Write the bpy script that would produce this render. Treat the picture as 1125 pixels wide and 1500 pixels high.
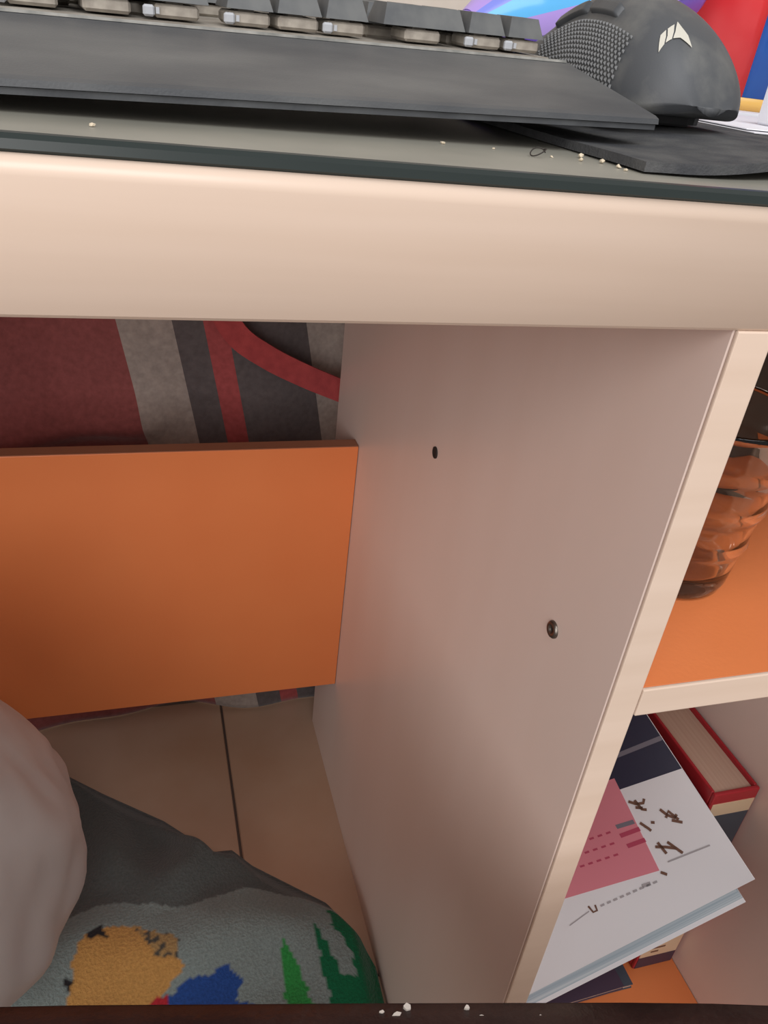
import bpy, bmesh, math, random
from mathutils import Vector, Matrix, noise
random.seed(7)
for o in list(bpy.data.objects): bpy.data.objects.remove(o)
scene = bpy.context.scene
COL = scene.collection

# ------------------------------------------------------------------ camera
cam_d = bpy.data.cameras.new('camera'); cam = bpy.data.objects.new('camera', cam_d); COL.objects.link(cam)
cam_d.sensor_fit = 'VERTICAL'; cam_d.sensor_height = 36.0
cam_d.lens = 36.0 * 1150.0 / 1500.0
cam_d.clip_start = 0.01
YAW, PITCH, ROLL = 0.33476, -0.53581, 0.12343
fw = Vector((math.sin(YAW)*math.cos(PITCH), math.cos(YAW)*math.cos(PITCH), math.sin(PITCH)))
r0 = Vector((math.cos(YAW), -math.sin(YAW), 0)); u0 = r0.cross(fw)
rt = r0*math.cos(ROLL) + u0*math.sin(ROLL); up = -r0*math.sin(ROLL) + u0*math.cos(ROLL)
M = Matrix((rt, up, -fw)).transposed().to_4x4(); M.translation = (-0.1899, -0.21203, 0.78142)
cam.matrix_world = M
scene.camera = cam

# ------------------------------------------------------------------ light
w = bpy.data.worlds.new('room_daylight'); scene.world = w; w.use_nodes = True
w.node_tree.nodes['Background'].inputs[0].default_value = (1.0, 0.97, 0.96, 1)
w.node_tree.nodes['Background'].inputs[1].default_value = 0.34
def area(name, loc, target, sx, sy, power, col):
    d = bpy.data.lights.new(name, 'AREA'); d.shape = 'RECTANGLE'; d.size = sx; d.size_y = sy
    d.energy = power; d.color = col
    o = bpy.data.objects.new(name, d); COL.objects.link(o); o.location = loc
    o.rotation_euler = (Vector(target)-Vector(loc)).to_track_quat('-Z', 'Y').to_euler()
area('window_daylight', (0.25, -1.0, 2.25), (0.05, 0.1, 0.5), 1.5, 1.1, 27, (0.97, 0.98, 1.0))
area('front_left_fill', (-1.35, -2.1, 1.5), (0, 0.2, 0.45), 2.2, 1.7, 54, (1.0, 0.97, 0.96))  # unseen fill light, added to brighten the side panel and orange panel
vs = scene.view_settings
vs.view_transform = 'Standard'; vs.look = 'None'; vs.gamma = 1.0; vs.use_curve_mapping = False
vs.exposure = 0.0

# ------------------------------------------------------------------ materials
def s2l(c):
    return tuple(((x/255)/12.92 if x/255 <= .04045 else (((x/255)+.055)/1.055)**2.4) for x in c)
MAT = {}
def mat(name, rgb, rough=.5, rgb2=None, scale=(8, 8, 8), detail=4, bump=0, bscale=None, spec=.5, metal=0, trans=0, ior=1.45, coat=0, lo=.35, hi=.65, sheen=0, subs=0):
    m = bpy.data.materials.new(name); m.use_nodes = True; nt = m.node_tree; b = nt.nodes['Principled BSDF']
    b.inputs['Base Color'].default_value = (*s2l(rgb), 1); b.inputs['Roughness'].default_value = rough
    b.inputs['Specular IOR Level'].default_value = spec; b.inputs['Metallic'].default_value = metal
    b.inputs['Transmission Weight'].default_value = trans; b.inputs['IOR'].default_value = ior
    b.inputs['Coat Weight'].default_value = coat; b.inputs['Sheen Weight'].default_value = sheen
    if rgb2 or bump:
        tc = nt.nodes.new('ShaderNodeTexCoord')
        def nz(sc, det):
            mp = nt.nodes.new('ShaderNodeMapping'); mp.inputs['Scale'].default_value = sc
            nt.links.new(tc.outputs['Object'], mp.inputs[0])
            n = nt.nodes.new('ShaderNodeTexNoise'); n.inputs['Scale'].default_value = 1; n.inputs['Detail'].default_value = det
            nt.links.new(mp.outputs[0], n.inputs[0]); return n
        if rgb2:
            n = nz(scale, detail); cr = nt.nodes.new('ShaderNodeValToRGB')
            cr.color_ramp.elements[0].position = lo; cr.color_ramp.elements[1].position = hi
            cr.color_ramp.elements[0].color = (*s2l(rgb), 1); cr.color_ramp.elements[1].color = (*s2l(rgb2), 1)
            nt.links.new(n.outputs[0], cr.inputs[0]); nt.links.new(cr.outputs[0], b.inputs['Base Color'])
        if bump:
            n2 = nz(bscale or scale, 4); bp = nt.nodes.new('ShaderNodeBump'); bp.inputs['Strength'].default_value = bump
            bp.inputs['Distance'].default_value = .002
            nt.links.new(n2.outputs[0], bp.inputs['Height']); nt.links.new(bp.outputs[0], b.inputs['Normal'])
    MAT[name] = m; return m
mat('wood_x', (212, 189, 170), .33, (219, 197, 179), (2.5, 60, 60), 5, .03)
mat('wood_z', (220, 199, 188), .34, (223, 203, 193), (14, 14, 3), 4, .01)
mat('orange', (219, 124, 72), .36, (223, 130, 77), (6, 6, 6), 3, .05, (300, 300, 300))
mat('glass_sheet', (132, 130, 120), .4, (150, 147, 136), (14, 14, 14), 6, spec=.5)
mat('glass_edge', (38, 46, 45), .3)
mat('brown_edge', (150, 98, 72), .5)
mat('steel', (120, 112, 105), .35, metal=.9)
mat('dark_hole', (40, 30, 26), .8)
mat('black_plastic', (62, 64, 67), .45, (78, 80, 82), (60, 60, 60), 6, .05, (900, 900, 900))
mat('wrist_rest', (66, 68, 71), .5, (108, 108, 106), (9, 22, 22), 8, .08, (1200, 1200, 1200), lo=.42, hi=.8)
mat('rim_highlight', (150, 148, 142), .7, (112, 112, 108), (120, 120, 120), 4)  # pale grey paints in the highlight line along the rear rim
mat('key_plate', (158, 152, 142), .7, (128, 120, 110), (70, 70, 70), 5)
mat('keycap', (78, 80, 82), .55, (98, 99, 98), (80, 80, 80), 5)
mat('switch', (168, 160, 148), .7, (140, 132, 122), (200, 200, 200), 4)
mat('switch_white', (176, 178, 182), .5)
mat('mouse_shell', (74, 76, 79), .5, (128, 127, 121), (34, 34, 34), 7, .04, (1500, 1500, 1500), lo=.45, hi=.85)
mat('mouse_base', (16, 16, 18), .5)
mat('stud', (112, 113, 114), .5)
mat('logo', (196, 192, 180), .5)
mat('pad_cloth', (66, 67, 70), .9, (88, 88, 88), (60, 60, 60), 6, .3, (900, 900, 900), spec=.2)
mat('paper', (232, 232, 238), .7)
mat('paper_page', (196, 166, 146), .8, (190, 158, 138), (500, 4, 4), 2)
mat('tub_red', (206, 42, 48), .3, (216, 66, 66), (18, 18, 18), 3)
mat('tub_blue', (36, 92, 172), .3, (44, 78, 160), (14, 14, 14), 3)
mat('tub_yellow', (216, 172, 92), .35)
mat('purple', (126, 96, 190), .25, (98, 84, 170), (14, 14, 14), 2)
mat('cyan', (96, 178, 232), .2)
mat('lavender', (172, 146, 216), .25); mat('sky', (128, 138, 222), .22)
mat('tile', (190, 160, 138), .3, (178, 142, 116), (5, 5, 5), 5)  # colour warmed to include the orange panel's bounced light
mat('grout', (92, 76, 68), .9)
mat('wall_paint', (214, 204, 192), .8, (208, 197, 184), (30, 30, 30), 3, .05)
mat('strap', (178, 72, 72), .85, (160, 62, 64), (90, 90, 90), 3, .2, (700, 700, 700))
mat('leather', (40, 25, 24), .42, (52, 34, 31), (40, 40, 40), 5, .3, (260, 260, 260))
mat('flake', (196, 186, 176), .8)
mat('steel_dark', (46, 44, 44), .4, metal=.6)
mat('red_cover', (168, 40, 48), .4)
mat('book_white', (226, 224, 226), .45)
mat('book_pink', (214, 128, 140), .45)
mat('book_rose', (178, 66, 92), .5)
mat('book_navy', (40, 40, 62), .4)
mat('book_grey', (116, 112, 122), .4)
mat('book_blue_edge', (150, 170, 184), .6, (196, 206, 212), (3, 3, 700), 2)
mat('ink_brown', (112, 78, 62), .6)
mat('ink_grey', (166, 160, 162), .6)
mat('cream', (216, 190, 158), .6)
mat('slate', (70, 76, 86), .5)
mat('plum', (72, 56, 72), .5)
mat('crumb', (206, 192, 168), .8)
mat('dark_card', (44, 38, 32), .6, (56, 50, 42), (30, 30, 30), 4)
mat('hair', (42, 36, 32), .6)

def glass_mat():
    m = mat('clear_glass', (250, 244, 238), .02, trans=1.0, ior=1.48); return m
glass_mat()
def bag_mat():
    m = bpy.data.materials.new('bag_film'); m.use_nodes = True; nt = m.node_tree; b = nt.nodes['Principled BSDF']
    b.inputs['Base Color'].default_value = (*s2l((190, 184, 180)), 1); b.inputs['Roughness'].default_value = .38
    tr = nt.nodes.new('ShaderNodeBsdfTranslucent'); tr.inputs[0].default_value = (*s2l((222, 208, 204)), 1)
    tp = nt.nodes.new('ShaderNodeBsdfTransparent'); tp.inputs[0].default_value = (.92, .9, .9, 1)
    m1 = nt.nodes.new('ShaderNodeMixShader'); m1.inputs[0].default_value = .3
    m2 = nt.nodes.new('ShaderNodeMixShader'); m2.inputs[0].default_value = .24
    nt.links.new(b.outputs[0], m1.inputs[1]); nt.links.new(tr.outputs[0], m1.inputs[2])
    nt.links.new(m1.outputs[0], m2.inputs[1]); nt.links.new(tp.outputs[0], m2.inputs[2])
    nt.links.new(m2.outputs[0], nt.nodes['Material Output'].inputs[0]); MAT['bag_film'] = m
bag_mat()
def vcol_mat(name, rough, nscale, bump):
    m = bpy.data.materials.new(name); m.use_nodes = True; nt = m.node_tree; b = nt.nodes['Principled BSDF']
    a = nt.nodes.new('ShaderNodeVertexColor'); a.layer_name = 'Print'
    tc = nt.nodes.new('ShaderNodeTexCoord'); n = nt.nodes.new('ShaderNodeTexNoise'); n.inputs['Scale'].default_value = nscale; n.inputs['Detail'].default_value = 6
    nt.links.new(tc.outputs['Object'], n.inputs[0])
    mr = nt.nodes.new('ShaderNodeMapRange'); mr.inputs[1].default_value = .3; mr.inputs[2].default_value = .7; mr.inputs[3].default_value = .82; mr.inputs[4].default_value = 1.1
    nt.links.new(n.outputs[0], mr.inputs[0])
    vm = nt.nodes.new('ShaderNodeVectorMath'); vm.operation = 'SCALE'
    nt.links.new(a.outputs[0], vm.inputs[0]); nt.links.new(mr.outputs[0], vm.inputs['Scale'])
    nt.links.new(vm.outputs[0], b.inputs['Base Color']); b.inputs['Roughness'].default_value = rough
    b.inputs['Specular IOR Level'].default_value = .15; b.inputs['Sheen Weight'].default_value = .2
    bp = nt.nodes.new('ShaderNodeBump'); bp.inputs['Strength'].default_value = bump; bp.inputs['Distance'].default_value = .003
    nt.links.new(n.outputs[0], bp.inputs['Height']); nt.links.new(bp.outputs[0], b.inputs['Normal']); MAT[name] = m
vcol_mat('fleece', .95, 420, .6)
def stripe_mat():
    vcol_mat('woven', .95, 160, .25); nt = MAT['woven'].node_tree
    a = next(n for n in nt.nodes if n.type == 'VERTEX_COLOR'); tc = next(n for n in nt.nodes if n.type == 'TEX_COORD'); vm = next(n for n in nt.nodes if n.type == 'VECT_MATH')
    dp = nt.nodes.new('ShaderNodeVectorMath'); dp.operation = 'DOT_PRODUCT'; dp.inputs[1].default_value = (1, 0, .185)
    nt.links.new(tc.outputs['Object'], dp.inputs[0])
    mr = nt.nodes.new('ShaderNodeMapRange'); mr.inputs[1].default_value = -1.2; mr.inputs[2].default_value = .8
    off = .185*.514
    mr.inputs[1].default_value += off; mr.inputs[2].default_value += off
    nt.links.new(dp.outputs['Value'], mr.inputs[0]); cr = nt.nodes.new('ShaderNodeValToRGB'); cr.color_ramp.interpolation = 'CONSTANT'
    RED, GREY, DARK, RED2 = (146, 82, 80), (166, 154, 146), (100, 92, 92), (172, 82, 82)
    E_ = [(-1.2, GREY), (-.86, DARK), (-.72, GREY), (-.62, DARK), (-.60, RED), (-.2186, GREY), (-.161, DARK), (-.137, RED2), (-.114, DARK), (-.022, GREY), (.10, DARK), (.13, RED2), (.16, DARK), (.30, RED)]
    el = cr.color_ramp.elements
    while len(el) > 1: el.remove(el[-1])
    for k, (u, c) in enumerate(E_):
        e = el[0] if k == 0 else el.new((u+1.2)/2.0)
        e.position = (u+1.2)/2.0; e.color = (*s2l(c), 1)
    nt.links.new(mr.outputs[0], cr.inputs[0]); nt.links.new(cr.outputs[0], vm.inputs[0]); nt.nodes.remove(a)
stripe_mat()

# ------------------------------------------------------------------ mesh helpers
def mesh_obj(name, verts, faces, m, parent=None, smooth=False, loc=None):
    me = bpy.data.meshes.new(name); me.from_pydata([tuple(v) for v in verts], [], faces); me.update()
    bm = bmesh.new(); bm.from_mesh(me); bmesh.ops.recalc_face_normals(bm, faces=bm.faces); bm.to_mesh(me); bm.free()
    me.materials.append(MAT[m])
    if smooth: me.polygons.foreach_set('use_smooth', [True]*len(me.polygons))
    o = bpy.data.objects.new(name, me); COL.objects.link(o)
    if parent: o.parent = parent
    if loc: o.location = loc
    return o
def bm_obj(name, bm, m, parent=None, smooth=False):
    me = bpy.data.meshes.new(name); bmesh.ops.recalc_face_normals(bm, faces=bm.faces); bm.to_mesh(me); bm.free()
    for mm in (m if isinstance(m, (list, tuple)) else [m]): me.materials.append(MAT[mm])
    if smooth: me.polygons.foreach_set('use_smooth', [True]*len(me.polygons))
    o = bpy.data.objects.new(name, me); COL.objects.link(o)
    if parent: o.parent = parent
    return o
def bx(bm, x0, x1, y0, y1, z0, z1, bev=0, seg=2):
    t = bmesh.new(); bmesh.ops.create_cube(t, size=1)
    for v in t.verts:
        v.co = Vector((x0+(v.co.x+.5)*(x1-x0), y0+(v.co.y+.5)*(y1-y0), z0+(v.co.z+.5)*(z1-z0)))
    if bev: bmesh.ops.bevel(t, geom=t.edges[:], offset=bev, segments=seg, affect='EDGES', profile=.5)
    me = bpy.data.meshes.new('t'); t.to_mesh(me); t.free(); bm.from_mesh(me); bpy.data.meshes.remove(me)
def box(name, x0, x1, y0, y1, z0, z1, m, parent=None, bev=0, seg=2, smooth=False):
    bm = bmesh.new(); bx(bm, x0, x1, y0, y1, z0, z1, bev, seg); return bm_obj(name, bm, m, parent, smooth)
def lathe(name, prof, m, parent=None, n=48, cx=0, cy=0, closed=False):
    vs_, fs = [], []
    k = len(prof)
    for i in range(n):
        a = 2*math.pi*i/n
        for r, z in prof: vs_.append((cx+r*math.cos(a), cy+r*math.sin(a), z))
    for i in range(n):
        j = (i+1) % n
        for q in range(k if closed else k-1):
            p = (q+1) % k
            fs.append((i*k+q, j*k+q, j*k+p, i*k+p))
    o = mesh_obj(name, vs_, fs, m, parent, True)
    bm = bmesh.new(); bm.from_mesh(o.data); bmesh.ops.remove_doubles(bm, verts=bm.verts, dist=1e-6); bmesh.ops.recalc_face_normals(bm, faces=bm.faces); bm.to_mesh(o.data); bm.free()
    return o
def tube(name, pts, r, m, parent=None, n=8):
    pts = [Vector(p) for p in pts]; vs_, fs = [], []
    for i, p in enumerate(pts):
        t = (pts[min(i+1, len(pts)-1)]-pts[max(i-1, 0)]).normalized()
        a = t.cross(Vector((0.13, .2, 1))).normalized(); b = t.cross(a)
        rr = r[i] if isinstance(r, (list, tuple)) else r
        for k in range(n):
            th = 2*math.pi*k/n; vs_.append(p+a*rr*math.cos(th)+b*rr*math.sin(th))
    for i in range(len(pts)-1):
        for k in range(n):
            fs.append((i*n+k, i*n+(k+1) % n, (i+1)*n+(k+1) % n, (i+1)*n+k))
    fs.append(tuple(range(n))); fs.append(tuple(range((len(pts)-1)*n, len(pts)*n)))
    return mesh_obj(name, vs_, fs, m, parent, True)
def thing(name, label, cat, loc=(0, 0, 0), rot=(0, 0, 0), group=None):
    o = bpy.data.objects.new(name, None); COL.objects.link(o); o.empty_display_size = .05
    o.location = loc; o.rotation_euler = rot; tag(o, label, cat, group); return o
def tag(o, label, cat, group=None):
    o['label'] = label; o['category'] = cat
    if group: o['group'] = group
    return o
def structure(o, label, cat):
    o['kind'] = 'structure'; o['label'] = label; o['category'] = cat; return o
def inpoly(x, y, P):
    c = False; j = len(P)-1
    for i in range(len(P)):
        (xi, yi), (xj, yj) = P[i], P[j]
        if (yi > y) != (yj > y) and x < (xj-xi)*(y-yi)/(yj-yi)+xi: c = not c
        j = i
    return c
def nz(x, y, z=0): return noise.noise(Vector((x, y, z)))
def sst(a, b, x):
    t = max(0, min(1, (x-a)/(b-a))); return t*t*(3-2*t)

# ------------------------------------------------------------------ the room
floor = structure(box('floor', -2.6, 2.2, -3.0, .80, -.05, -.003, 'grout'), 'beige glossy tiled floor under the desk', 'floor')
TS = .40; tm = None
for i in range(-7, 7):
    for j in range(-10, 1):
        x0 = -.115+i*TS; y0 = .58-TS+j*TS
        if x0 < -2.6 or x0+TS > 2.2 or y0 < -3.0 or y0+TS > .8: continue
        if tm is None:
            t = box('tile', .0015, TS-.0015, .0015, TS-.0015, -.010, 0, 'tile', floor, .0012, 1); tm = t
        else:
            t = tm.copy(); COL.objects.link(t); t.parent = floor
        t.location = (x0, y0, 0)
wall = structure(box('wall_back', -2.6, 2.2, .80, .90, -.05, 2.6, 'wall_paint'), 'plain painted wall behind the desk and striped cloth', 'wall')

# ------------------------------------------------------------------ the desk
desk = thing('desk', 'light maple laminate desk with orange modesty panel and orange shelf', 'desk')
XL, XR, ST = -.98, .267, .0156
def desktop():
    bm = bmesh.new(); prof = []
    yb, z0, z1 = .56, .7118, .75; R = .0042
    prof = [(yb, z0), (yb, z1)]
    for k in range(9):
        a = math.pi/2*k/8; prof.append((R-R*math.sin(a), z1-R+R*math.cos(a)))
    prof += [(0, z0+.001), (.001, z0)]
    xs = (XL-.01, XR+ST+.004); n = len(prof)
    vv = [[bm.verts.new((x, y, z)) for (y, z) in prof] for x in xs]
    for i in range(n):
        j = (i+1) % n; f = bm.faces.new((vv[0][i], vv[0][j], vv[1][j], vv[1][i])); f.smooth = 2 <= i < 11
    bm.faces.new(vv[0]); bm.faces.new(vv[1])
    return bm_obj('desktop', bm, 'wood_x', desk)
desktop()
def panel(x0, depth):
    p = box('side_panel', x0, x0+ST, .0022, depth, 0, .7117, 'wood_z', desk, .0004, 1)
    box('edge_band', x0+.0003, x0+ST-.0003, .0, .002, .0, .7117, 'wood_x', p, .0006, 2)
    return p
sp = panel(0, .519)
panel(XR, .519); panel(XL, .519)
def screw(y, z, r, deep):
    a = []
    if deep:
        o = lathe('cam_hole', [(0, .0004), (r*.55, .0004), (r*.75, .0012), (r, .0009), (r*1.02, 0)], 'dark_hole', sp, 20)
    else:
        o = lathe('screw', [(0, .0003), (r*.34, .0003), (r*.38, .0014), (r*.85, .0018), (r, .001), (r*1.02, 0)], 'steel', sp, 24)
        h = lathe('hex_recess', [(0, .0006), (r*.36, .0006), (r*.36, .0)], 'dark_hole', o, 6)
    o.rotation_euler = (0, -math.pi/2, 0); o.location = (0, y, z)
screw(.2415, .5427, .0042, True); screw(.0547, .539, .0046, False)
mp = box('modesty_panel', XL+ST+.0005, -.0005, .4274, .443, .152, .4532, 'orange', desk, .0006, 2)
box('edge_band', XL+ST+.0005, -.0005, .4280, .4424, .4532, .4538, 'brown_edge', mp)
def shelf(z1, nm, m='orange'):
    s = box(nm, ST+.0005, XR-.0005, .0022, .50, z1-.0156, z1, m, desk, .0003, 1)
    box('edge_band', ST+.0005, XR-.0005, .0, .0021, z1-.0156, z1+.0003, 'wood_x', s, .0006, 2)
    return s
shelf(.5466, 'shelf'); shelf(.06, 'bottom_board')
box('plinth', ST+.0005, XR-.0005, .03, .045, 0, .0442, 'wood_x', desk, .0005, 1)

# sheet of glass lying on the desktop
gs = thing('glass_sheet', 'dusty grey sheet of glass with dark green edge lying on the desktop', 'glass sheet', (0, 0, .75))
box('pane', XL, XR+ST, .0098, .55, 0.0001, .0042, 'glass_sheet', gs)
def glass_edge():
    bm = bmesh.new(); prof = [(.0058, .0001), (.0052, .0008), (.0056, .0030), (.0072, .0041), (.0098, .0042), (.0098, .0001)]
    vv = [[bm.verts.new((x, y, z)) for y, z in prof] for x in (XL, XR+ST)]
    for i in range(6):
        j = (i+1) % 6; bm.faces.new((vv[0][i], vv[0][j], vv[1][j], vv[1][i]))
    bm.faces.new(vv[0]); bm.faces.new(vv[1]); return bm_obj('ground_edge', bm, 'glass_edge', gs)
glass_edge()
GZ = .7542

# ------------------------------------------------------------------ keyboard and its wrist rest
KT = math.radians(1.35); KY = math.radians(8); KP = (-.0009, .075, .7640); DW = .0663
kb = thing('keyboard', 'dusty dark grey keyboard with floating keycaps beside the black mouse', 'keyboard', KP, (0, -KT, KY))
KW = .40   # runs to -x from the right end
# sloping wrist rest (own frame: right end at x=0, front at y=0, underside z=0)
wr = thing('wrist_rest', 'dark dusty sloping wrist rest in front of the keyboard', 'wrist rest', KP, (0, -KT, KY))
def wedge(name, prof, x0, x1, m, parent):
    bm = bmesh.new(); vv = [[bm.verts.new((x, y, z)) for y, z in prof] for x in (x0, x1)]; n = len(prof)
    for i in range(n):
        j = (i+1) % n; bm.faces.new((vv[0][i], vv[0][j], vv[1][j], vv[1][i]))
    bm.faces.new(vv[0]); bm.faces.new(vv[1]); return bm_obj(name, bm, m, parent)
wedge('top_shell', [(0, .0020), (.0004, .0038), (.0025, .0047), (DW-.0015, .0182), (DW, .0182), (DW, .0020)], -KW, 0, 'wrist_rest', wr)
wedge('base', [(.0008, 0), (.0008, .0018), (DW, .0018), (DW, 0)], -KW, -.0006, 'black_plastic', wr)
wedge('rear_rim', [(DW-.0022, .0182), (DW-.0019, .0191), (DW-.0003, .0191), (DW, .0182)], -KW, -.001, 'rim_highlight', wr)
# keyboard body
wedge('body', [(DW+.001, .001), (DW+.001, .0165), (DW+.0025, .0180), (DW+.1305, .0235), (DW+.1335, .021), (DW+.1335, .001)], -KW, -.002, 'black_plastic', kb)
wedge('plate', [(DW+.0045, .0186), (DW+.0045, .0194), (DW+.1285, .0247), (DW+.1285, .0230)], -KW+.004, -.006, 'key_plate', kb)
U = .01905
def keymesh(wu):
    bm = bmesh.new(); wd = wu*U-.0016; dp = U-.0014; tw = wd-.0042; td = dp-.0052; h = .0072
    b = [bm.verts.new((sx*wd/2, sy*dp/2, 0)) for sx, sy in ((-1, -1), (1, -1), (1, 1), (-1, 1))]
    t = [bm.verts.new((sx*tw/2, sy*td/2+.0006, h)) for sx, sy in ((-1, -1), (1, -1), (1, 1), (-1, 1))]
    c = bm.verts.new((0, .0006, h-.0006))
    for i in range(4):
        j = (i+1) % 4; bm.faces.new((b[i], b[j], t[j], t[i])); bm.faces.new((t[i], t[j], c))
    bm.faces.new(b)
    me = bpy.data.meshes.new('key'); bmesh.ops.recalc_face_normals(bm, faces=bm.faces); bm.to_mesh(me); bm.free(); me.materials.append(MAT['keycap']); return me
KM = {}; SWM = None
def switch_mesh():
    bm = bmesh.new(); bx(bm, -.0080, .0080, -.0078, .0078, 0, .0044, .0010, 1); bx(bm, -.003, .003, -.003, .003, .004, .007)
    me = bpy.data.meshes.new('switch'); bm.to_mesh(me); bm.free(); me.materials.append(MAT['switch']); return me
SWM = switch_mesh()
def clip_mesh():
    bm = bmesh.new(); bx(bm, -.0020, .0020, -.0022, .0002, 0, .0036, .0007, 1); bx(bm, .0024, .0036, -.0018, .0, .001, .0030)
    me = bpy.data.meshes.new('clip'); bm.to_mesh(me); bm.free(); me.materials.append(MAT['switch_white']); return me
CLM = clip_mesh()
def add(name, me, parent, loc, rot=(0, 0, 0)):
    o = bpy.data.objects.new(name, me); COL.objects.link(o); o.parent = parent; o.location = loc; o.rotation_euler = rot; return o
TILT = math.atan2(.0245-.0192, .124)
def key(xc, row, wu, tall=1):
    y = DW+.016+row*U*.985; z = .0194+(y-DW-.0045)*math.tan(TILT)
    if wu not in KM: KM[wu] = keymesh(wu)
    k = add('key', KM[wu], kb, (xc, y, z+.0052+.0008*(row == 0)), (TILT, 0, 0))
    add('switch', SWM, k, (0, 0, -.0052)); 
    if row == 0 and random.random() < .45: add('stabilizer_clip', CLM, k, (-wu*U*.5+.0020, -.0066, -.0050))
# numpad, arrows, main block
XN = -.0075
for row in range(5):
    if row in (0,):
        cols = [(.5, 1), (1.5, 1), (3.0, 2)]
    else: cols = [(.5, 1), (1.5, 1), (2.5, 1), (3.5, 1)]
    for c, wu in cols: key(XN-c*U, row, wu)
XA = XN-4*U-.0048
for c in (.5, 1.5, 2.5): key(XA-c*U, 0, 1)
key(XA-1.5*U, 1, 1)
for row in (3, 4):
    for c in (.5, 1.5, 2.5): key(XA-c*U, row, 1)
XM = XA-3*U-.0048
rows = [[1.25, 1.25, 1.25, 1.25, 6.25, 1.25, 1.25, 1.25], [2.75]+[1]*10+[2.25], [2.25]+[1]*11+[1.75], [1.5]+[1]*12+[1.5], [2]+[1]*13]
for r, ws in enumerate(rows):
    x = 0
    for wu in ws:
        if XM-(x+wu)*U < -KW+.002: break
        key(XM-(x+wu/2)*U, r, wu); x += wu

# ------------------------------------------------------------------ mouse pad
def pad():
    nx, ny = 60, 48; vs_, fs = [], []; X0, X1, Y0, Y1 = -.034, .30, .026, .300
    def top(x, y):
        z = .0034 + .0052*sst(-.02, .05, x)*(1-.4*sst(.15, .3, x))
        z += .0006*math.sin(60*x+9)*math.exp(-((y-.04)/.03)**2)
        return z
    for k, off in ((0, 0), (1, -.0030)):
        for j in range(ny+1):
            for i in range(nx+1):
                x = X0+(X1-X0)*i/nx; y = Y0+(Y1-Y0)*j/ny + .030*sst(-.02, .10, X0+(X1-X0)*i/nx)*(1-j/ny)
                vs_.append((x, y, top(x, y)+off))
    N = (nx+1)*(ny+1)
    for j in range(ny):
        for i in range(nx):
            a = j*(nx+1)+i; q = (a, a+1, a+nx+2, a+nx+1); fs.append(q); fs.append(tuple(N+v for v in reversed(q)))
    bd = [i for i in range(nx+1)]+[(j)*(nx+1)+nx for j in range(1, ny+1)]+[ny*(nx+1)+i for i in range(nx-1, -1, -1)]+[j*(nx+1) for j in range(ny-1, 0, -1)]
    for k in range(len(bd)):
        a, b = bd[k], bd[(k+1) % len(bd)]; fs.append((a, b, b+N, a+N))
    o = mesh_obj('mouse_pad', vs_, fs, 'pad_cloth', None, False, (0, 0, GZ))
    return tag(o, 'black cloth mouse pad with lifted front edge under the mouse', 'mouse pad')
pad()

# ------------------------------------------------------------------ mouse
mouse = thing('mouse', 'dusty black computer mouse with pale sail emblem and textured thumb grip', 'mouse', (.0375, .098, .7634), (0, 0, math.radians(9)))
ML = .122
def msec(t):
    # rear t=0 .. front t=1 : left half-width, right half-width, height, lower edge
    wl = .0305*(1-(1-min(1, t/.30))**2.4)**.5 if t < .30 else .0305-.0035*sst(.3, .65, t)+.001*sst(.65, 1, t)
    wr_ = 0.0358*(1-(1-min(1, t/.32))**2.4)**.5 if t < .32 else .0358-.004*sst(.32, .7, t)-.003*sst(.7, 1, t)
    h = .0500*(1-(1-min(1, t/.52))**2.15)**.55 if t < .52 else .0500-.027*sst(.52, 1.08, t)
    return max(wl, .004), max(wr_, .004), max(h, .006)
def mpt(t, a, out=0):
    """a from 0 (left lower edge) over the top to pi (right lower edge)"""
    wl, wr_, h = msec(t); c, s = -math.cos(a), math.sin(a)
    W_ = wl if c < 0 else wr_
    lift = .0058*math.exp(-(t/.11)**2)+.0035     # raised lower lip at the rear
    x = math.copysign(abs(c)**(.74 if c < 0 else .92), c)*W_; z = lift+(abs(s)**.85)*(h-lift)
    z -= .003*(x/.04)*s if c > 0 else 0
    y = t*ML+ (0 if t > .001 else 0)
    p = Vector((x, y, z))
    if out:
        d = .01; q1 = mpt(min(t+d, 1), a)-mpt(max(t-d, .0), a); q2 = mpt(t, a+d)-mpt(t, a-d); n = q2.cross(q1)
        if n.length > 0: n.normalize()
        if n.dot(Vector((x, 0, z-.01))) < 0: n = -n
        p = p+n*out
    return p
def patch(name, t0, t1, a0, a1, m, parent, out=.0004, nt=24, na=24, warp=None, edge=True):
    vs_, fs = [], []
    for i in range(nt+1):
        for k in range(na+1):
            u, v = i/nt, k/na; t = t0+(t1-t0)*u; a = a0+(a1-a0)*v
            if warp: t, a = warp(u, v)
            vs_.append(mpt(t, a, out if (0 < i < nt and 0 < k < na) or not edge else -.0004))
    for i in range(nt):
        for k in range(na):
            q = i*(na+1)+k; fs.append((q, q+1, q+na+2, q+na+1))
    return mesh_obj(name, vs_, fs, m, parent, True)
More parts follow.
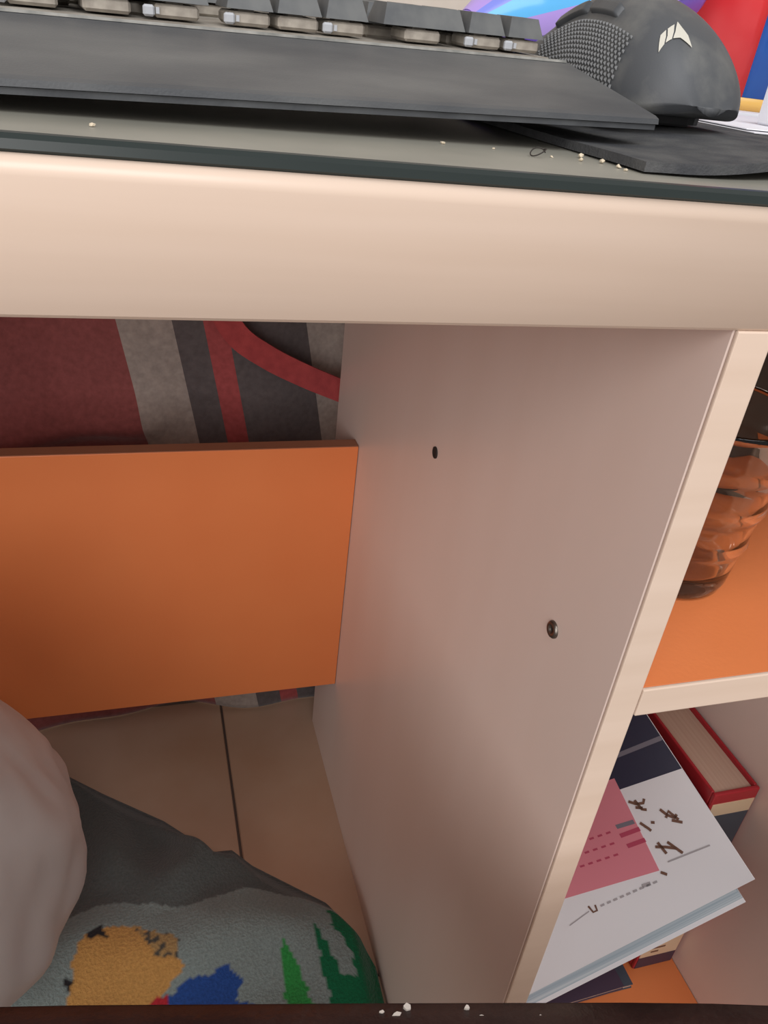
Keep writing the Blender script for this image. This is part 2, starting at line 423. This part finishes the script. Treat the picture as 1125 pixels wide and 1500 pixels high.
def mouse_build():
    vs_, fs = [], []; nt_, na = 60, 48
    ts = [((i/nt_)**1.7) for i in range(nt_+1)]
    for t in ts:
        for k in range(na+1): vs_.append(mpt(t, math.pi*k/na))
    for i in range(nt_):
        for k in range(na):
            q = i*(na+1)+k; fs.append((q, q+1, q+na+2, q+na+1))
    fs.append(tuple(range(na+1))); fs.append(tuple(range(nt_*(na+1), (nt_+1)*(na+1))))
    for i in range(nt_): fs.append((i*(na+1), (i+1)*(na+1), (i+1)*(na+1)+na, i*(na+1)+na))
    sh = mesh_obj('shell', vs_, fs, 'mouse_shell', mouse, True)
    # base plate, smaller outline
    ov = []; n = 40
    for k in range(n):
        a = 2*math.pi*k/n; cy = ML*.58; ov.append((.031*math.copysign(abs(math.cos(a))**.6, math.cos(a))+.001, cy+ML*.39*math.copysign(abs(math.sin(a))**.7, math.sin(a))))
    v2 = [(x, y, 0.0008) for x, y in ov]+[(x*1.02, y, .0085) for x, y in ov]
    f2 = [tuple(range(n)), tuple(range(n, 2*n))]+[(k, (k+1) % n, n+(k+1) % n, n+k) for k in range(n)]
    b = mesh_obj('base_plate', v2, f2, 'mouse_base', mouse)
    for yy in (.030, .108): box('glide_foot', -.014, .014, yy-.004, yy+.004, 0, .0009, 'mouse_base', b)
    patch('thumb_grip', .23, .80, .06, .74, 'grip', mouse, .0007, 30, 16)
    bv, bf = [], []
    for i in range(26):
        for k in range(15):
            t = .245+.54*(i+.5*(k % 2))/26.5; a = .08+.64*k/14.5; r = .00062
            P = [mpt(t+dt/ML, a+da/.03, .0006) for dt, da in ((-r, -r), (r, -r), (r, r), (-r, r))]; b0 = len(bv)
            bv += P+[mpt(t, a, .0015)]; bf += [(b0+q, b0+(q+1) % 4, b0+4) for q in range(4)]
    gd = mesh_obj('grip_studs', bv, bf, 'stud', mouse); gd['kind'] = 'stuff'
    patch('side_button', .36, .54, .80, .98, 'black_plastic', mouse, .0022, 14, 8)
    patch('side_button', .555, .74, .80, .98, 'black_plastic', mouse, .0022, 14, 8)
    patch('button_seam', .62, 1.0, math.pi/2-.03, math.pi/2+.03, 'mouse_base', mouse, .0003, 12, 4, edge=False)
    # three-sail emblem on the rear hump, drawn in the surface's (across, up) frame
    T0, A0 = .150, math.pi/2-.42
    def em(x, y):
        y = y-.22*x; x = x+.6*y; return mpt(T0+y*.036, A0+x*.30, .0005)
    sails = [[(-.98, -.62), (-.55, -.38), (-.46, .05), (-.52, .5), (-.86, .32), (-.92, -.1)],
             [(-.46, -.34), (-.02, -.26), (.03, .2), (-.06, .78), (-.42, .55), (-.36, .05)],
             [(.06, -.25), (.55, -.30), (1.45, -.95), (1.0, -.15), (.48, .45), (.05, 1.0), (.13, .2)]]
    vs2, fs2 = [], []
    for S in sails:
        # subdivide toward centroid for curvature
        cx = sum(p[0] for p in S)/len(S); cy = sum(p[1] for p in S)/len(S); ring = []
        for i in range(len(S)):
            p, q = S[i], S[(i+1) % len(S)]
            for k in range(4): ring.append((p[0]+(q[0]-p[0])*k/4, p[1]+(q[1]-p[1])*k/4))
        b0 = len(vs2); vs2.append(em(cx, cy)); n = len(ring)
        for s_ in (.5, 1.0):
            for x, y in ring: vs2.append(em(cx+(x-cx)*s_, cy+(y-cy)*s_))
        for k in range(n):
            k2 = (k+1) % n
            fs2.append((b0, b0+1+k, b0+1+k2)); fs2.append((b0+1+k, b0+1+n+k, b0+1+n+k2, b0+1+k2))
    mesh_obj('sail_emblem', vs2, fs2, 'logo', mouse)
    lathe('scroll_wheel', [(0, -.004), (.010, -.004), (.011, -.002), (.011, .002), (.010, .004), (0, .004)], 'mouse_base', mouse, 24).location = (0, ML*.82, .028)
    mouse.children[-1].rotation_euler = (0, math.pi/2, 0)
def grip_mat():
    m = mat('grip', (52, 54, 57), .5); nt = m.node_tree; b = nt.nodes['Principled BSDF']
    tc = nt.nodes.new('ShaderNodeTexCoord'); v = nt.nodes.new('ShaderNodeTexVoronoi'); v.inputs['Scale'].default_value = 520
    v.inputs['Randomness'].default_value = .25
    nt.links.new(tc.outputs['Object'], v.inputs[0])
    bp = nt.nodes.new('ShaderNodeBump'); bp.inputs['Strength'].default_value = .9; bp.inputs['Distance'].default_value = .0012
    nt.links.new(v.outputs['Distance'], bp.inputs['Height']); nt.links.new(bp.outputs[0], b.inputs['Normal'])
    cr = nt.nodes.new('ShaderNodeValToRGB'); cr.color_ramp.elements[0].color = (*s2l((88, 90, 92)), 1); cr.color_ramp.elements[1].color = (*s2l((34, 35, 38)), 1)
    cr.color_ramp.elements[1].position = .5
    nt.links.new(v.outputs['Distance'], cr.inputs[0]); nt.links.new(cr.outputs[0], b.inputs['Base Color'])
grip_mat(); mouse_build()

# ------------------------------------------------------------------ papers, tub, bottle, white box on the desk
def sheet(name, P, z0, z1, label):
    n = len(P); v = [(x, y, z0) for x, y in P]+[(x, y, z1) for x, y in P]
    f = [tuple(range(n)), tuple(range(n, 2*n))]+[(k, (k+1) % n, n+(k+1) % n, n+k) for k in range(n)]
    o = mesh_obj(name, [(x-P[0][0], y-P[0][1], z-z0) for x, y, z in v], f, 'paper', None, False, (P[0][0], P[0][1], z0)); return tag(o, label, 'paper')
sheet('paper_sheet', [(.095, .140), (.24, .150), (.25, .30), (.10, .29)], .7630, .7633, 'white paper sheet lying on the mouse pad under another sheet')
sheet('paper_sheet', [(.098, .150), (.25, .165), (.255, .315), (.105, .30)], .7638, .7642, 'topmost white paper sheet beside the mouse')
sheet('paper_stack', [(.11, .318), (.55, .318), (.55, .52), (.11, .52)], GZ, .7660, 'low stack of white papers under the red and blue tub')

TX, TY, TR = .272, .415, .066
tub = thing('snack_tub', 'red and blue round tub with yellow foot band standing on papers', 'tub', (TX, TY, .7661))
def tub_shell(name, a0, a1, m, z0, z1, r0_, r1_, n=20):
    bm = bmesh.new(); prof = [(r0_, z0), (r1_, z1), (r1_-.003, z1), (r0_-.003, z0)]
    rings = []
    for i in range(n+1):
        a = math.radians(a0+(a1-a0)*i/n); rings.append([bm.verts.new((r*math.cos(a), r*math.sin(a), z)) for r, z in prof])
    for i in range(n):
        for q in range(4):
            f = bm.faces.new((rings[i][q], rings[i+1][q], rings[i+1][(q+1) % 4], rings[i][(q+1) % 4])); f.smooth = True
    bm.faces.new(rings[0]); bm.faces.new(rings[-1])
    return bm_obj(name, bm, m, tub)
for a0, a1, m in ((140, 248, 'tub_red'), (248, 340, 'tub_blue'), (340, 440, 'tub_red'), (440, 500, 'tub_blue')):
    tub_shell('side_panel', a0, a1, m, .0086, .15, TR, TR+.009)
tub_shell('foot_band', 0, 359.9, 'tub_yellow', .0, .0085, TR-.004, TR, 48)
lathe('lid', [(0, .1500), (TR+.011, .1500), (TR+.012, .153), (TR+.011, .157), (0, .157)], 'tub_yellow', tub, 48)
for a, z in ((238, .088), (252, .092), (272, .09)):
    for k in range(2):
        aa = math.radians(a+5*k); r = TR+.0064
        o = box('lettering_mark', -.0022, .0022, -.0004, .0004, 0, .012, 'cream', tub, .0003, 1); o.location = (r*math.cos(aa), r*math.sin(aa), z+.002*k); o.rotation_euler = (0, .3*k, aa+math.pi/2)

def bottle():
    A = Vector((.000, .318, .789)); B = Vector((.185, .372, .842)); d = B-A; L = d.length
    o = thing('bottle', 'glossy purple bottle with pale blue stripe leaning behind the keyboard', 'bottle', A)
    o.rotation_euler = d.to_track_quat('Z', 'Y').to_euler()
    prof = [(0, 0), (.010, .001), (.012, .012), (.026, .040), (.0285, .055), (.0285, L-.008), (.025, L), (0, L)]
    lathe('body', prof, 'purple', o, 48)
    def strip(name, a0, a1, m, k):
        vs_, fs = [], []; n = 10; P = [(r+k, z) for r, z in prof[2:6]]
        for i in range(n+1):
            a = math.radians(a0+(a1-a0)*i/n)
            for r, z in P: vs_.append((r*math.cos(a), r*math.sin(a), z))
        for i in range(n):
            for q in range(3): fs.append((i*4+q, (i+1)*4+q, (i+1)*4+q+1, i*4+q+1))
        mesh_obj(name, vs_, fs, m, o, True)
    return o, strip
bo, strip = bottle()
ql = bo.rotation_euler.to_quaternion().inverted()
fv = ql @ Vector((-.5, -.86, 0)); uv_ = ql @ Vector((0, 0, 1)); af = math.degrees(math.atan2(fv.y, fv.x)); au = math.degrees(math.atan2(uv_.y, uv_.x))
sg = 1 if ((au-af+540) % 360-180) > 0 else -1
for q0, q1, m in ((-30, -6, 'lavender'), (-6, 22, 'cyan'), (22, 40, 'sky'), (40, 95, 'lavender')): strip('body_stripe', af+sg*q0, af+sg*q1, m, .0003)  # colour bands along the body, placed from its front and up directions

wb = thing('white_carton', 'small plain white carton standing on the papers', 'carton', (.147, .176, .7644))
box('body', 0, .06, 0, .03, 0, .022, 'paper', wb, .001, 1); box('flap', 0, .06, 0, .03, .0222, .0228, 'paper', wb)

# crumbs and a curl of hair on the glass
def crumb(x, y, r, label='tiny pale crumb on the dusty glass near the mouse pad'):
    bm = bmesh.new(); bmesh.ops.create_icosphere(bm, subdivisions=1, radius=r)
    for v in bm.verts: v.co *= random.uniform(.6, 1.2); v.co.z *= .6
    zmin = min(v.co.z for v in bm.verts)
    o = bm_obj('crumb', bm, 'crumb'); o.location = (x, y, GZ-zmin); tag(o, label, 'crumb', 'crumbs on the glass')
for x, y, r in ((-.090, .062, .0009), (-.072, .060, .0007), (-.046, .046, .0010), (-.041, .056, .0014), (-.0385, .045, .0012), (-.0375, .036, .0011), (-.038, .030, .0009), (-.055, .050, .0007), (-.2, .03, .0009)):
    crumb(x, y, r)
tag(tube('hair_curl', [(-.0615+.0026*math.cos(a), .0475+.0020*math.sin(a), GZ+.0016+.0012*math.sin(a*1.3)) for a in [k*.35 for k in range(20)]], .00022, 'hair', None, 5), 'small dark curl of hair on the glass before the wrist rest', 'hair')

# ------------------------------------------------------------------ drinking glass on the shelf
dg = thing('drinking_glass', 'clear ribbed drinking glass standing on the orange shelf', 'glass', (.082, .088, .5468))
H = .100
def rad(z): return .0325+.0105*(z/H)
prof = [(0, 0), (.029, 0), (.0318, .002)]
for k in range(1, 33):
    z = .004+(H-.005)*k/32; s = 0
    for zc in (.030, .052, .074): s += .0016*math.exp(-((z-zc)/.0022)**2)
    prof.append((rad(z)+s, z))
prof.append((rad(H)-.0010, H))
for k in range(20, -1, -1):
    z = .012+(H-.013)*k/20; prof.append((rad(z)-.0024, z))
prof += [(.024, .0095), (0, .0085)]
lathe('vessel', prof, 'clear_glass', dg, 64)
tag(tube('spoon', [(.100, .100, .5570), (.090, .092, .60), (.074, .082, .645), (.066, .076, .668)], [.0024, .0014, .0014, .0022], 'steel', None, 8), 'thin metal spoon handle leaning inside the drinking glass', 'spoon')

db = thing('dark_box', 'blackish brown box standing on the orange shelf behind the drinking glass', 'box', (.10, .208, .5468))
box('body', 0, .1640, 0, .10, 0, .105, 'dark_card', db, .002, 2); box('lid', -.0015, .1655, -.0015, .1015, .1052, .13, 'dark_card', db, .002, 2)

# ------------------------------------------------------------------ books in the lower compartment
rb = thing('red_book', 'red hardcover book standing upright against the right desk panel', 'book', (.2218, .103, .06))
bt, bd, bh = .0434, .165, .2445
box('cover_board', 0, .003, .004, bd, .0002, bh, 'red_cover', rb, .0006, 1)
box('cover_board', bt-.003, bt, .004, bd, .0002, bh, 'red_cover', rb, .0006, 1)
spn = box('spine', 0, bt, 0, .0038, .0002, bh, 'red_cover', rb, .0012, 2)
box('page_block', .0031, bt-.0031, .0039, bd-.004, .003, bh-.004, 'paper_page', rb)
box('spine_band', .0018, bt-.0018, -.0004, .0002, .219, .2335, 'cream', spn); box('spine_band', .0018, bt-.0018, -.0004, .0002, .165, .2188, 'slate', spn)
box('spine_band', .0018, bt-.0018, -.0004, .0002, .018, .05, 'cream', spn); box('spine_band', .0018, bt-.0018, -.0004, .0002, .001, .0178, 'plum', spn)
for k in range(4): box('spine_lettering', .012, .014+.006*(k % 2+1), -.0006, -.0003, .024+.006*k, .0262+.006*k, 'ink_brown', spn)

# white book lying aslant : frame from three points
C1 = Vector((.235, .0526, .2682)); e1 = Vector((-.25408, .88418, .39200)); e2 = Vector((-.68385, .12238, -.71928)); nn = Vector((-.68395, -.45082, .57356))
wbk = bpy.data.objects.new('white_book', None); COL.objects.link(wbk)
Mx = Matrix((e2, e1, nn)).transposed().to_4x4(); Mx.translation = C1; wbk.matrix_world = Mx
tag(wbk, 'white book with pink square and navy top leaning aslant on the red book', 'book')
UM, VM, TH = .262, .150, .0100
SH = .0105
pb = box('page_block', .017, UM-.002, .0012, VM-.002, -TH+.0012, -.0012, 'book_blue_edge', wbk)
for v in pb.data.vertices: v.co.y += SH*v.co.z/TH
cv = box('front_cover', 0, UM, 0, VM, -.0011, 0, 'book_white', wbk, .0003, 1)
box('back_cover', .017, UM, -SH-.001, VM-SH, -TH, -TH+.0011, 'book_white', wbk, .0003, 1)
def flat(name, P, m, k=.00022, parent=cv):
    n = len(P); v = [(x, y, .00002) for x, y in P]+[(x, y, k) for x, y in P]
    return mesh_obj(name, v, [tuple(range(n)), tuple(range(n, 2*n))]+[(i, (i+1) % n, n+(i+1) % n, n+i) for i in range(n)], m, parent)
flat('navy_panel', [(.0004, .0912), (.15, .1175), (.15, VM-.0004), (.0004, VM-.0004)], 'book_navy')
flat('grey_rule', [(.0006, .1168), (.115, .1330), (.115, .1366), (.0006, .1206)], 'book_grey', .0004)
flat('pink_panel', [(.0525, .1102), (.0603, .035), (.15, .0508), (.142, .126)], 'book_pink', .0006)
for (u0, v0), (u1, v1), m in (((.0725, .0757), (.0573, .0728), 'book_grey'), ((.0735, .0685), (.0564, .0662), 'book_rose'), ((.0728, .0594), (.0572, .0573), 'book_rose')):
    flat('pink_panel_bar', [(u0, v0), (u1, v1), (u1, v1+.0034), (u0, v0+.0034)], m, .0008)
for r in range(3):
    for k in range(5):
        u = .079+k*.0075+.002*r; v = .0755-.0085*r+.0012*k
        flat('pink_panel_text', [(u, v), (u+.004, v+.0006), (u+.004, v+.0022), (u, v+.0016)], 'book_rose', .0007)
def stroke(P, wd, m, k=.0005, name='cover_lettering'):
    L, R_ = [], []
    for i, p in enumerate(P):
        a = Vector(P[max(i-1, 0)]); b = Vector(P[min(i+1, len(P)-1)]); t = (b-a).normalized(); n = Vector((-t.y, t.x))*wd/2
        L.append(tuple(Vector(p)+n)); R_.append(tuple(Vector(p)-n))
    vs_ = [(x, y, k) for x, y in L]+[(x, y, k) for x, y in R_]; n = len(P)
    return mesh_obj(name, vs_, [(i, i+1, n+i+1, n+i) for i in range(n-1)], m, cv)
G = [[(.0525, .0895), (.048, .0850), (.0425, .0830), (.040, .0855)], [(.0475, .0880), (.0462, .0795), (.0430, .0775)], [(.0500, .0830), (.0450, .0800)],
     [(.0535, .0715), (.0500, .0650), (.0490, .0625)], [(.0455, .0680), (.0430, .0665)],
     [(.0335, .0730), (.0310, .0670), (.0270, .0625), (.0240, .0640)], [(.0330, .0655), (.0285, .0690), (.0250, .0600)], [(.0300, .0620), (.0235, .0570)],
     [(.0530, .0510), (.0460, .0475), (.0390, .0430)], [(.0495, .0530), (.0480, .0430)], [(.0425, .0500), (.0365, .0380)], [(.0600, .0335), (.0565, .0300)]]
for g in G: stroke(g, .0022, 'ink_brown')
stroke([(.0505, .0375), (.0149, .0340)], .0012, 'ink_grey')
stroke([(.15, .0305), (.1290, .0330)], .0008, 'ink_grey')
for k in range(9):
    u = .118-.006*k; stroke([(u, .0325-.0004*k), (u-.0035, .0323-.0004*k)], .0016, 'ink_grey')
stroke([(.0790, .0310), (.0720, .0300)], .0028, 'ink_grey')
for g in ([(.1275, .0365), (.1262, .0310), (.1225, .0308), (.1218, .0350)],): stroke(g, .0015, 'ink_brown')

# booklets lying flat under the white book
def booklet(x0, x1, y0, y1, z, h, m, label, rz=0):
    o = thing('booklet', label, 'booklet', (x0, y0, z), (0, 0, rz))
    box('page_block', .001, x1-x0-.001, .001, y1-y0-.001, .0009, h-.0009, 'paper_page', o)
    c_ = box('cover', 0, x1-x0, 0, y1-y0, h-.0008, h, m, o, .0002, 1); box('back_cover', 0, x1-x0, 0, y1-y0, 0, .0008, m, o, .0002, 1)
    return o
booklet(.085, .212, .088, .24, .0602, .006, 'slate', 'slate blue booklet lying flat on the bottom board', math.radians(0))
booklet(.088, .200, .082, .22, .0664, .005, 'plum', 'plum coloured booklet lying on the slate blue booklet', math.radians(2))

# ------------------------------------------------------------------ striped cloth behind the desk
def hexl(*c): return (*s2l(c), 1)
def hang():
    nx, nz_ = 330, 90; X0, X1, Z0, Z1 = -1.15, .50, .004, .74; vs_, fs, cols = [], [], []
    for j in range(nz_+1):
        for i in range(nx+1):
            x = X0+(X1-X0)*i/nx; z = Z0+(Z1-Z0)*j/nz_; u = x+.185*(z-.514)
            y = .600+.010*math.sin(u*19+.6)+.005*math.sin(u*43+z*3)-.036*(1-sst(.0, .40, z))+.006*nz(x*6, z*5)
            # sagging fold low on the red side
            y -= .030*math.exp(-((z-.405-.10*(x+.2))/.02)**2)*sst(-.16, -.24, u)
            vs_.append((x, y, z))
    for j in range(nz_):
        for i in range(nx):
            a = j*(nx+1)+i; fs.append((a, a+1, a+nx+2, a+nx+1))
    o = mesh_obj('striped_cloth', vs_, fs, 'woven', None, True)
    md = o.modifiers.new('thick', 'SOLIDIFY'); md.thickness = .003; md.offset = 1
    return tag(o, 'red, grey and charcoal striped cloth hanging behind the desk', 'curtain')
hang()
def strap():
    P = [(-.125, .565, .60), (-.118, .563, .55), (-.100, .560, .515), (-.070, .558, .493), (-.035, .557, .475), (.005, .556, .458), (.045, .556, .443), (.10, .558, .425), (.14, .56, .40)]
    P = [Vector(p) for p in P]; Q = []
    for i in range(len(P)-1):
        for k in range(6):
            a, b, c, d = P[max(i-1, 0)], P[i], P[i+1], P[min(i+2, len(P)-1)]; t = k/6
            Q.append(.5*((2*b)+(c-a)*t+(2*a-5*b+4*c-d)*t*t+(3*b-a-3*c+d)*t**3))
    vs_, fs = [], []
    for i, p in enumerate(Q):
        t = (Q[min(i+1, len(Q)-1)]-Q[max(i-1, 0)]).normalized(); n = Vector((-t.z, 0, t.x)).normalized()
        for s, dy in ((1, 0), (-1, 0), (-1, .0025), (1, .0025)): vs_.append(p+n*s*.0125+Vector((0, dy, 0)))
    for i in range(len(Q)-1):
        for k in range(4): fs.append((i*4+k, i*4+(k+1) % 4, i*4+4+(k+1) % 4, i*4+4+k))
    fs += [(0, 1, 2, 3), tuple(len(vs_)-4+k for k in range(4))]
    return tag(mesh_obj('strap', vs_, fs, 'strap', None, False), 'red woven strap sagging across the striped cloth', 'strap')
strap()

# ------------------------------------------------------------------ fleece blanket on the floor
BACK = [(-.62, .50), (-.45, .52), (-.331, .5067), (-.3147, .4881), (-.2607, .4431), (-.1946, .3927), (-.1464, .3433), (-.1247, .3416), (-.1055, .3183), (-.0731, .2912), (-.0355, .2598), (-.016, .225), (-.004, .19)]
def backy(x):
    for (a, ya), (b, yb) in zip(BACK, BACK[1:]):
        if x <= b: return ya+(yb-ya)*(x-a)/(b-a)
    return BACK[-1][1]
def pp(*a): return list(a)
YEL = [(-.269, .253), (-.245, .257), (-.215, .247), (-.194, .232), (-.184, .206), (-.198, .195), (-.222, .179), (-.25, .150), (-.31, .150), (-.284, .191), (-.28, .22), (-.278, .242)]
TAN = [(-.227, .251), (-.186, .231), (-.187, .213), (-.209, .222)]
REDP = [(-.225, .178), (-.21, .19), (-.195, .19), (-.196, .15), (-.23, .14)]
BLU = [(-.2, .189), (-.171, .196), (-.143, .201), (-.131, .185), (-.14, .177), (-.118, .16), (-.119, .12), (-.196, .12)]
GR1 = [(-.092, .216), (-.079, .186), (-.074, .163), (-.060, .11), (-.099, .11)]
GR2 = [(-.044, .236), (-.007, .212), (0.0, .183), (0.0, .06), (-.050, .07), (-.054, .138), (-.061, .227), (-.054, .211), (-.041, .168), (-.027, .169), (-.027, .185), (-.04, .215)]
BK1 = [(-.269, .253), (-.255, .259), (-.249, .242), (-.254, .248), (-.266, .248)]
BK2 = [(-.289, .219), (-.28, .214), (-.282, .205), (-.287, .21)]
def blanket():
    nx, ny = 230, 170; X0, X1, Y0 = -.62, -.0045, -.05; vs_, fs, cols = [], [], []
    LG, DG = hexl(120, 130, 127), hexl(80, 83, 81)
    for j in range(ny+1):
        for i in range(nx+1):
            x = X0+(X1-X0)*i/nx; yb = backy(x); y = Y0+(yb-Y0)*j/ny
            ridge = .275+.02*nz(x*14, 3.1)-.20*max(0, x+.16)
            z = .016+.020*math.exp(-((y-ridge+.035)/.045)**2)+.010*nz(x*9, y*8, 1)+.006*nz(x*22, y*20, 4)
            z += .014*math.exp(-(((x+.41)/.12)**2+((y-.24)/.1)**2)**2)
            z += .022*math.exp(-((x+.16-.5*(y-.33))/.03)**2)*sst(.26, .31, y)+.016*math.exp(-((x+.25+.4*(y-.36))/.028)**2)*sst(.27, .33, y)
            ed = min(sst(0, .03, yb-y), sst(0, .03, y-Y0), sst(0, .03, x-X0))
            ed = min(ed, .35+.65*sst(0, .02, X1-x))
            z = .0045+max(.004, z)*ed
            vs_.append((x, y, z))
            xx = x+.0035*nz(x*90, y*90, 2); yy = y+.0035*nz(x*90, y*90, 7)
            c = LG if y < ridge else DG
            if y < ridge:
                if inpoly(xx, yy, YEL): c = hexl(176, 130, 72)
                if inpoly(xx, yy, TAN): c = hexl(150, 120, 78) if nz(x*160, y*160) < .1 else hexl(70, 66, 60)
                if inpoly(xx, yy, REDP): c = hexl(160, 34, 44)
                if inpoly(xx, yy, BLU): c = hexl(34, 66, 128)
                if inpoly(xx, yy, BK1) or inpoly(xx, yy, BK2): c = hexl(36, 32, 34)
            if y < ridge+.02:
                if inpoly(xx, yy, GR1): c = hexl(44, 128, 60)
                if inpoly(xx, yy, GR2): c = hexl(14, 92, 58)
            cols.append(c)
    for j in range(ny):
        for i in range(nx):
            a = j*(nx+1)+i; fs.append((a, a+1, a+nx+2, a+nx+1))
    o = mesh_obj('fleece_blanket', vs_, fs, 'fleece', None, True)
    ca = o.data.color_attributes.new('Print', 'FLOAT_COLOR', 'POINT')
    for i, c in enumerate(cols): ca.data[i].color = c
    md = o.modifiers.new('thick', 'SOLIDIFY'); md.thickness = .004; md.offset = -1
    return tag(o, 'grey fleece blanket with yellow, blue and green print crumpled on the floor', 'blanket')
blk = blanket()
BAGZ = max(v.co.z for v in blk.data.vertices if math.hypot(v.co.x+.405, v.co.y-.24) < .11)+.0005

# ------------------------------------------------------------------ plastic bag
def bag():
    root = thing('plastic_bag', 'full white translucent plastic bag standing on the blanket under the desk', 'bag', (-.405, .24, BAGZ))
    vs_, fs = [], []; nu, nv = 96, 72
    for j in range(nv+1):
        v = j/nv
        for i in range(nu):
            a = 2*math.pi*i/nu
            # profile: sits on floor, widest at a third, gathers to the neck
            r = .144*(math.sin(math.pi*min(1, v*1.0)**.70))**.48 if 0 < v < 1 else (.05 if v == 0 else 0)
            r *= 1-.28*sst(.45, 1, v)
            z = .385*(v**1.05)
            f = 1+.07*nz(math.cos(a)*2.0+5, math.sin(a)*2.0, v*4)+.035*nz(math.cos(a)*5, math.sin(a)*5, v*9)+.016*abs(nz(math.cos(a)*11, math.sin(a)*11, v*10))
            f += .05*math.sin(a*9+3*v)*sst(.7, 1, v)
            vs_.append((r*f*math.cos(a), .86*r*f*math.sin(a), z*(1+.02*nz(a, v*7, 3))))
    for j in range(nv):
        for i in range(nu): fs.append((j*nu+i, j*nu+(i+1) % nu, (j+1)*nu+(i+1) % nu, (j+1)*nu+i))
    fs.append(tuple(range(nu))); 
    o = mesh_obj('bag_body', vs_, fs, 'bag_film', root, True)
    bm = bmesh.new(); bm.from_mesh(o.data); bmesh.ops.remove_doubles(bm, verts=bm.verts, dist=1e-5); bm.to_mesh(o.data); bm.free()
    tube('knot', [(-.012, 0, .395), (0, .008, .410), (.012, 0, .418), (0, -.008, .424)], [.010, .013, .012, .006], 'bag_film', root, 12)
    for s in (-1, 1):
        tube('handle_loop', [(s*.004, 0, .415), (s*.03, .005, .445), (s*.055, 0, .44), (s*.06, -.004, .415)], [.006, .004, .004, .003], 'bag_film', root, 8)
bag()

# ------------------------------------------------------------------ stool
st = thing('padded_stool', 'dark brown worn leather stool seat pushed in before the desk', 'stool', (-.165, -.2755, 0), (0, 0, math.radians(-12.2)))
FLK = ((.006, .2205, .0016), (.0125, .2195, .0026), (.0165, .2225, .0020), (.041, .2222, .0013), (.0465, .2185, .0017), (.071, .2180, .0016), (.009, .2180, .0014))
def seat():
    n = 96; W_, D_ = .36, .228; rings = []
    prof = [(.90, .392), (.975, .395), (1.0, .405), (1.0, .440), (.985, .4495), (.94, .4545), (.80, .460), (.5, .464), (.0, .466)]
    vs_, fs = [], []
    for s, z in prof:
        for k in range(n):
            a = 2*math.pi*k/n; c, q = math.cos(a), math.sin(a)
            x = W_*s*math.copysign(abs(c)**.42, c); y = D_*s*math.copysign(abs(q)**.42, q)
            vs_.append((x, y, z))
    for j in range(len(prof)-1):
        for k in range(n): fs.append((j*n+k, j*n+(k+1) % n, (j+1)*n+(k+1) % n, (j+1)*n+k))
    fs.append(tuple(range(n)))
    c = mesh_obj('cushion', vs_, fs, 'leather', st, True)
    pts = []
    for k in range(n+1):
        a = 2*math.pi*k/n; cc, q = math.cos(a), math.sin(a); pts.append((1.001*W_*math.copysign(abs(cc)**.42, cc), 1.001*D_*math.copysign(abs(q)**.42, q), .437))
    tube('piping', pts, .003, 'leather', c, 6)
    for (x, y, r) in FLK:
        m_ = 7; zz = .4535
        P = [(x+r*random.uniform(.4, 1.2)*math.cos(2*math.pi*k/m_), y+.6*r*random.uniform(.4, 1.2)*math.sin(2*math.pi*k/m_)) for k in range(m_)]
        v = [(a, b, zz-.004) for a, b in P]+[(a, b, zz-.0012) for a, b in P]
        mesh_obj('peeling_flake', v, [tuple(range(m_)), tuple(range(m_, 2*m_))]+[(k, (k+1) % m_, m_+(k+1) % m_, m_+k) for k in range(m_)], 'flake', c)
seat()
box('frame', -.20, .20, -.16, .16, .372, .3935, 'steel_dark', st, .004, 2)
for sx in (-1, 1):
    for sy in (-1, 1):
        tube('leg', [(sx*.185, sy*.145, .374), (sx*.205, sy*.165, .0)], [.013, .011], 'steel_dark', st, 12)
